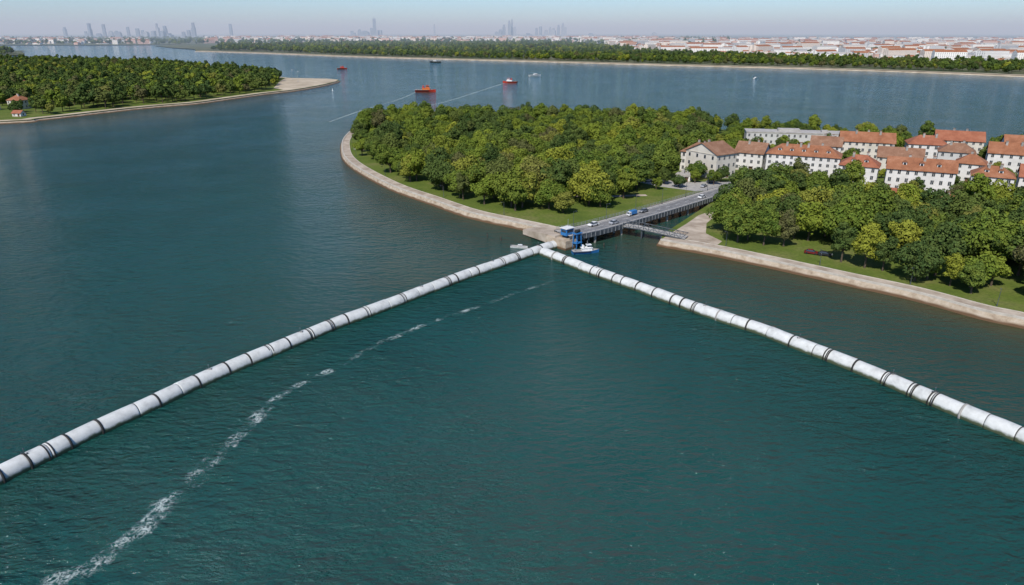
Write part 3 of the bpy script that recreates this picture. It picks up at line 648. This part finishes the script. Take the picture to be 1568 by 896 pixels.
# ------------------------------------------------------------------ vehicles
def wheelset(mb,xs_,w,r,m):
    for x in xs_:
        for y in(-w,w): mb.cyl((x,y-.11,r),(x,y+.11,r),r,None,12,m)
def car(name,x,y,z,rz,col):
    par=empty(name,(x,y,z),rz); b=MB()
    prof=[(-2.15,.35),(-2.2,.75),(-2.05,.95),(-1.2,1.0),(.9,.98),(2.0,.82),(2.18,.6),(2.15,.35)]
    b.loft([[(px*.98,-.78,pz) for px,pz in prof],[(px,-.88,pz) for px,pz in prof],[(px,.88,pz) for px,pz in prof],[(px*.98,.78,pz) for px,pz in prof]],0)
    b.obj('body',[col],par)
    c=MB(); c.add([(-1.75,-.8,.96),(1.15,-.8,.96),(1.15,.8,.96),(-1.75,.8,.96),(-1.2,-.64,1.46),(.35,-.64,1.46),(.35,.64,1.46),(-1.2,.64,1.46)],[(4,5,6,7),(0,1,5,4),(1,2,6,5),(2,3,7,6),(3,0,4,7)]); c.obj('windows',[M['glass']],par)
    r=MB(); r.box(-1.22,.37,-.66,.66,1.462,1.52,0,.06,.06); r.obj('roof',[col],par)
    w=MB(); wheelset(w,(-1.35,1.35),.8,.34,0); w.box(2.1,2.22,-.7,-.4,.6,.75,1); w.box(2.1,2.22,.4,.7,.6,.75,1); w.obj('wheels_lights',[M['black'],M['paint']],par)
def truck(name,x,y,z,rz,col,sc_=.72):
    par=empty(name,(x,y,z),rz,None,sc_)
    b=MB(); b.box(-3.6,1.5,-1.2,1.2,.95,2.9,0,.03,.03); b.box(-3.6,3.4,-.5,.5,.55,.93,1); b.obj('cargo_box',[col,M['black']],par)
    c=MB(); c.loft([[(1.7,yy,.6),(3.5,yy,.6),(3.5,yy,1.5),(3.1,yy,2.5),(1.7,yy,2.55)] for yy in(-1.1,1.1)],0); c.obj('cab',[M['white']],par)
    g=MB(); g.add([(3.53,-.95,1.55),(3.53,.95,1.55),(3.15,.95,2.4),(3.15,-.95,2.4)],[(0,1,2,3)]); g.box(2.2,3.0,-1.13,-1.09,1.5,2.2); g.box(2.2,3.0,1.09,1.13,1.5,2.2); g.obj('windows',[M['glass']],par)
    w=MB(); wheelset(w,(-2.6,-1.6,2.6),1.02,.48,0); w.obj('wheels',[M['black']],par)
def onb(s,off): (x,y),d=bat(s,off); return x,y,4.225,math.atan2(d[1],d[0])
for s,o,c in((16,1.6,'white'),(24,-1.6,'silver'),(46,1.6,'grey'),(84,-1.6,'white')):
    x,y,z,r=onb(s,o); car('car',x,y,z,r if o<0 else r+math.pi,M[c])
x,y,z,r=onb(38.5,1.6); truck('box_truck',x,y,z,r+math.pi,M['blue'],.66)
car('parked_car',98,213.5,LZ+.02,-.5,M['darkred']); car('parked_car',101.5,211.5,LZ+.02,-.45,M['black'])
for x,y,r,c in((72,328,.4,'white'),(80,321,1.2,'white'),(90,317,.9,'silver'),(96,327,.3,'grey'),(66,330,.3,'silver')): car('parked_car',x,y,LZ+.05,r,M[c])
for x,y,r,c in((124,321,.2,'white'),(140,320,-.1,'grey'),(176,304,-.6,'red'),(186,299,-.6,'white')): car('parked_car',x,y,LZ+.07,r,M[c])
def lamp(x,y,z,rz,h=7):
    par=empty('street_lamp',(x,y,z),rz); m=MB(); m.cyl((0,0,0),(0,0,h),.09,.05,7); m.cyl((0,0,h),(1.3,0,h+.3),.04,.03,6); m.box(1.1,1.7,-.12,.12,h+.24,h+.36,0); m.cyl((0,0,0),(0,0,.6),.15,.13,8); m.obj('pole_and_head',[M['steel']],par)
for s in(8,26,44,62,80,98):
    (x,y),d=bat(s,4.0); lamp(x,y,4.38,math.atan2(d[1],d[0])-math.pi/2,6)
for i in range(18,len(PEN)-4,9):
    P_,n_=normals(PEN); lamp(P_[i][0]+n_[i][0]*6.3,P_[i][1]+n_[i][1]*6.3,LZ,math.atan2(n_[i][1],n_[i][0])+math.pi,5)
for i in range(5,len(RQ)-8,7):
    P_,n_=normals(RQ); lamp(P_[i][0]+n_[i][0]*6.,P_[i][1]+n_[i][1]*6.,LZ,math.atan2(n_[i][1],n_[i][0])+math.pi,5)
def cabin():
    par=empty('control_cabin',(19.2,229.6,4.2),.75); m=MB()
    m.box(-1.8,1.8,-1.4,1.4,0,2.4,0); m.box(-2.1,2.1,-1.7,1.7,2.4,2.6,1); m.box(-1.4,1.4,-1.44,-1.39,1.1,1.9,2); m.box(-1.84,-1.79,-1,1,1.1,1.9,2)
    m.cyl((1.2,.8,2.6),(1.2,.8,5.2),.07,.05,6,3); m.obj('cabin_body',[M['blue'],M['white'],M['glass'],M['steel_l']],par)
    par=empty('winch_frame',(22.5,226.8,0),.75); m=MB()
    for sx in(-1.4,1.4):
        for sy in(-1,1): m.cyl((sx,sy,-1),(sx*.7,sy*.7,5.5),.16,None,6,0)
    for z in(2,5.4): m.box(-1.5,1.5,-1.1,1.1,z,z+.25,0)
    m.cyl((-1,0,6.2),(1,0,6.2),.55,None,12,1); m.obj('frame_and_drum',[M['blue'],M['rubber']],par)
cabin()
# ------------------------------------------------------------------ boats
def hull(mb,L,B,fb,m,dm,bow=1.2):
    secs=[];n=10
    for i in range(n+1):
        t=i/n; x=-L/2+L*t; w=B/2*(1 if t<.55 else max(.03,1-((t-.55)/.45)**2.0)); w*= .86 if t==0 else 1
        sheer=fb*(1+.55*max(0,t-.5)**1.5*2.8*bow*.4+.1*(1-t)); kw=w*.62
        secs.append([(x,-w,sheer),(x,-kw,-.3),(x,kw,-.3),(x,w,sheer)])
    mb.loft(secs,m)
    for k in range(n):
        a,b=secs[k],secs[k+1]; mb.add([(a[0][0],a[0][1]*.94,a[0][2]+.02),(a[3][0],a[3][1]*.94,a[3][2]+.02),(b[3][0],b[3][1]*.94,b[3][2]+.02),(b[0][0],b[0][1]*.94,b[0][2]+.02)],[(0,3,2,1)],dm)
    return secs
def tug(name,x,y,rz,L,hc,uc,sc_=1):
    par=empty(name,(x,y,0),rz); B=L*.31; fb=L*.10; h=MB(); hull(h,L,B,fb,0,1)
    h.box(-L*.5,L*.15,-B*.52,B*.52,fb*.75,fb*.98,2); h.obj('hull',[M[hc],M['conc'],M['rubber']],par)
    d=MB(); z=fb*1.05; d.box(-L*.16,L*.22,-B*.33,B*.33,z,z+L*.09,0,.15,.1); z2=z+L*.09; d.box(-L*.18,L*.24,-B*.36,B*.36,z2,z2+.12,1); d.box(L*.02,L*.18,-B*.24,B*.24,z2+.12,z2+L*.11,0,.2,.15)
    zz=z2+L*.11; d.box(L*.01,L*.195,-B*.27,B*.27,zz,zz+.12,1); d.box(L*.035,L*.178,-B*.246,B*.246,z2+L*.05,z2+L*.085,2)
    d.cyl((-L*.1,-B*.16,z2),(-L*.1,-B*.16,z2+L*.11),L*.03,L*.026,10,1); d.cyl((-L*.1,B*.16,z2),(-L*.1,B*.16,z2+L*.11),L*.03,L*.026,10,1)
    d.cyl((L*.05,0,zz),(L*.05,0,zz+L*.16),.1,.05,6,3); d.cyl((L*.05,-B*.15,zz+L*.1),(L*.05,B*.15,zz+L*.1),.05,None,5,3)
    d.cyl((-L*.4,0,fb),(-L*.4,0,fb+L*.08),.25,None,8,3); d.obj('deckhouse',[M[uc],M['red'] if hc=='red' else M['white'],M['glass'],M['steel_l']],par)
def mboat(name,x,y,rz,L,hc='white'):
    par=empty(name,(x,y,0),rz); B=L*.32; fb=L*.1; h=MB(); hull(h,L,B,fb,0,1,1.5); h.obj('hull',[M[hc],M['walk']],par)
    d=MB(); d.box(-L*.1,L*.2,-B*.32,B*.32,fb,fb+L*.10,0,L*.03,B*.05); d.box(-L*.08,L*.185,-B*.325,B*.325,fb+L*.03,fb+L*.07,1,L*.01,.0); d.cyl((0,0,fb+L*.10),(0,0,fb+L*.2),.04,None,5,2); d.box(-L*.52,-L*.46,-.25,.25,0,fb+.4,2); d.obj('cabin',[M['white'],M['glass'],M['steel']],par)
tug('tugboat',-109,894,math.radians(5),26,'red','orange'); tug('tugboat',-3,1061,math.radians(165),22,'red','white'); tug('tugboat',-348,1469,math.radians(20),20,'red','red')
mboat('motor_yacht',39,1224,math.radians(20),22); mboat('motorboat',-191,1794,math.radians(170),28,'black'); mboat('motorboat',396,1162,math.radians(50),12)
tug('workboat',25,221.5,math.radians(12),9.5,'blue','white'); mboat('dinghy',2.5,227.5,math.radians(-12),6)
def buoy(x,y,c='red',s=1):
    par=empty('channel_buoy',(x,y,0),0,None,s); m=MB(); m.cyl((0,0,-.4),(0,0,.7),1.1,1.0,12,0); m.cyl((0,0,.7),(0,0,3.2),.6,.15,8,0); m.cyl((0,0,3.2),(0,0,3.7),.25,.2,8,1); m.obj('float_and_tower',[M[c],M['white']],par)
buoy(-231,914,'white',.8)
for x,y in((-340,1105),(-318,1060)):
    par=empty('flag_mast',(x,y,2.1)); m=MB(); m.cyl((0,0,0),(0,0,15),.12,.07,6); m.box(-.8,.8,-.8,.8,0,.5); m.box(0,2.,-.03,.03,13.4,14.6); m.obj('mast',[M['steel_l']],par)
# ------------------------------------------------------------------ haze, sky, sun, camera
m,nt,out=nm('haze'); vsn=nt.nodes.new('ShaderNodeVolumeScatter'); vsn.inputs['Color'].default_value=(.74,.88,1.,1); vsn.inputs['Density'].default_value=1/7500.; vsn.inputs['Anisotropy'].default_value=0
nt.links.new(vsn.outputs[0],out.inputs['Volume'])
hz=MB(); hz.box(-58000,58000,1900,58000,-4,300); hz.obj('atmospheric_haze',[m])
EL,AZ=47,203
w=bpy.data.worlds.new('World'); sc.world=w; w.use_nodes=True; nt=w.node_tree; nt.nodes.clear()
o=nt.nodes.new('ShaderNodeOutputWorld'); bg=nt.nodes.new('ShaderNodeBackground'); sk=nt.nodes.new('ShaderNodeTexSky'); sk.sky_type='NISHITA'; sk.sun_disc=False
sk.sun_elevation=math.radians(EL); sk.sun_rotation=math.radians(AZ); sk.air_density=1.0; sk.dust_density=.4; sk.ozone_density=6; sk.altitude=50
tint=mixc(nt,1.,sk.outputs[0],(.74,.88,1.04),'MULTIPLY')
bg.inputs[1].default_value=.132; nt.links.new(tint,bg.inputs[0]); nt.links.new(bg.outputs[0],o.inputs[0])
sl=bpy.data.lights.new('sun','SUN'); sl.energy=4.9; sl.angle=math.radians(.5); sl.color=(1,.94,.85)
so=bpy.data.objects.new('sun',sl); COL.objects.link(so)
el,az=math.radians(EL),math.radians(AZ); sd=Vector((math.cos(el)*math.sin(az),math.cos(el)*math.cos(az),math.sin(el)))
so.rotation_euler=sd.to_track_quat('Z','Y').to_euler(); so.location=(0,0,200)
cam=bpy.data.cameras.new('camera'); cam.lens=24; cam.sensor_width=36; cam.clip_end=200000; cam.clip_start=1
co=bpy.data.objects.new('camera',cam); co.location=(0,0,70); co.rotation_euler=(math.pi/2-math.atan(398/1045),0,0); COL.objects.link(co); sc.camera=co
sc.view_settings.view_transform='Standard'; sc.view_settings.look='None'; sc.view_settings.exposure=0
print('trees',ntree)
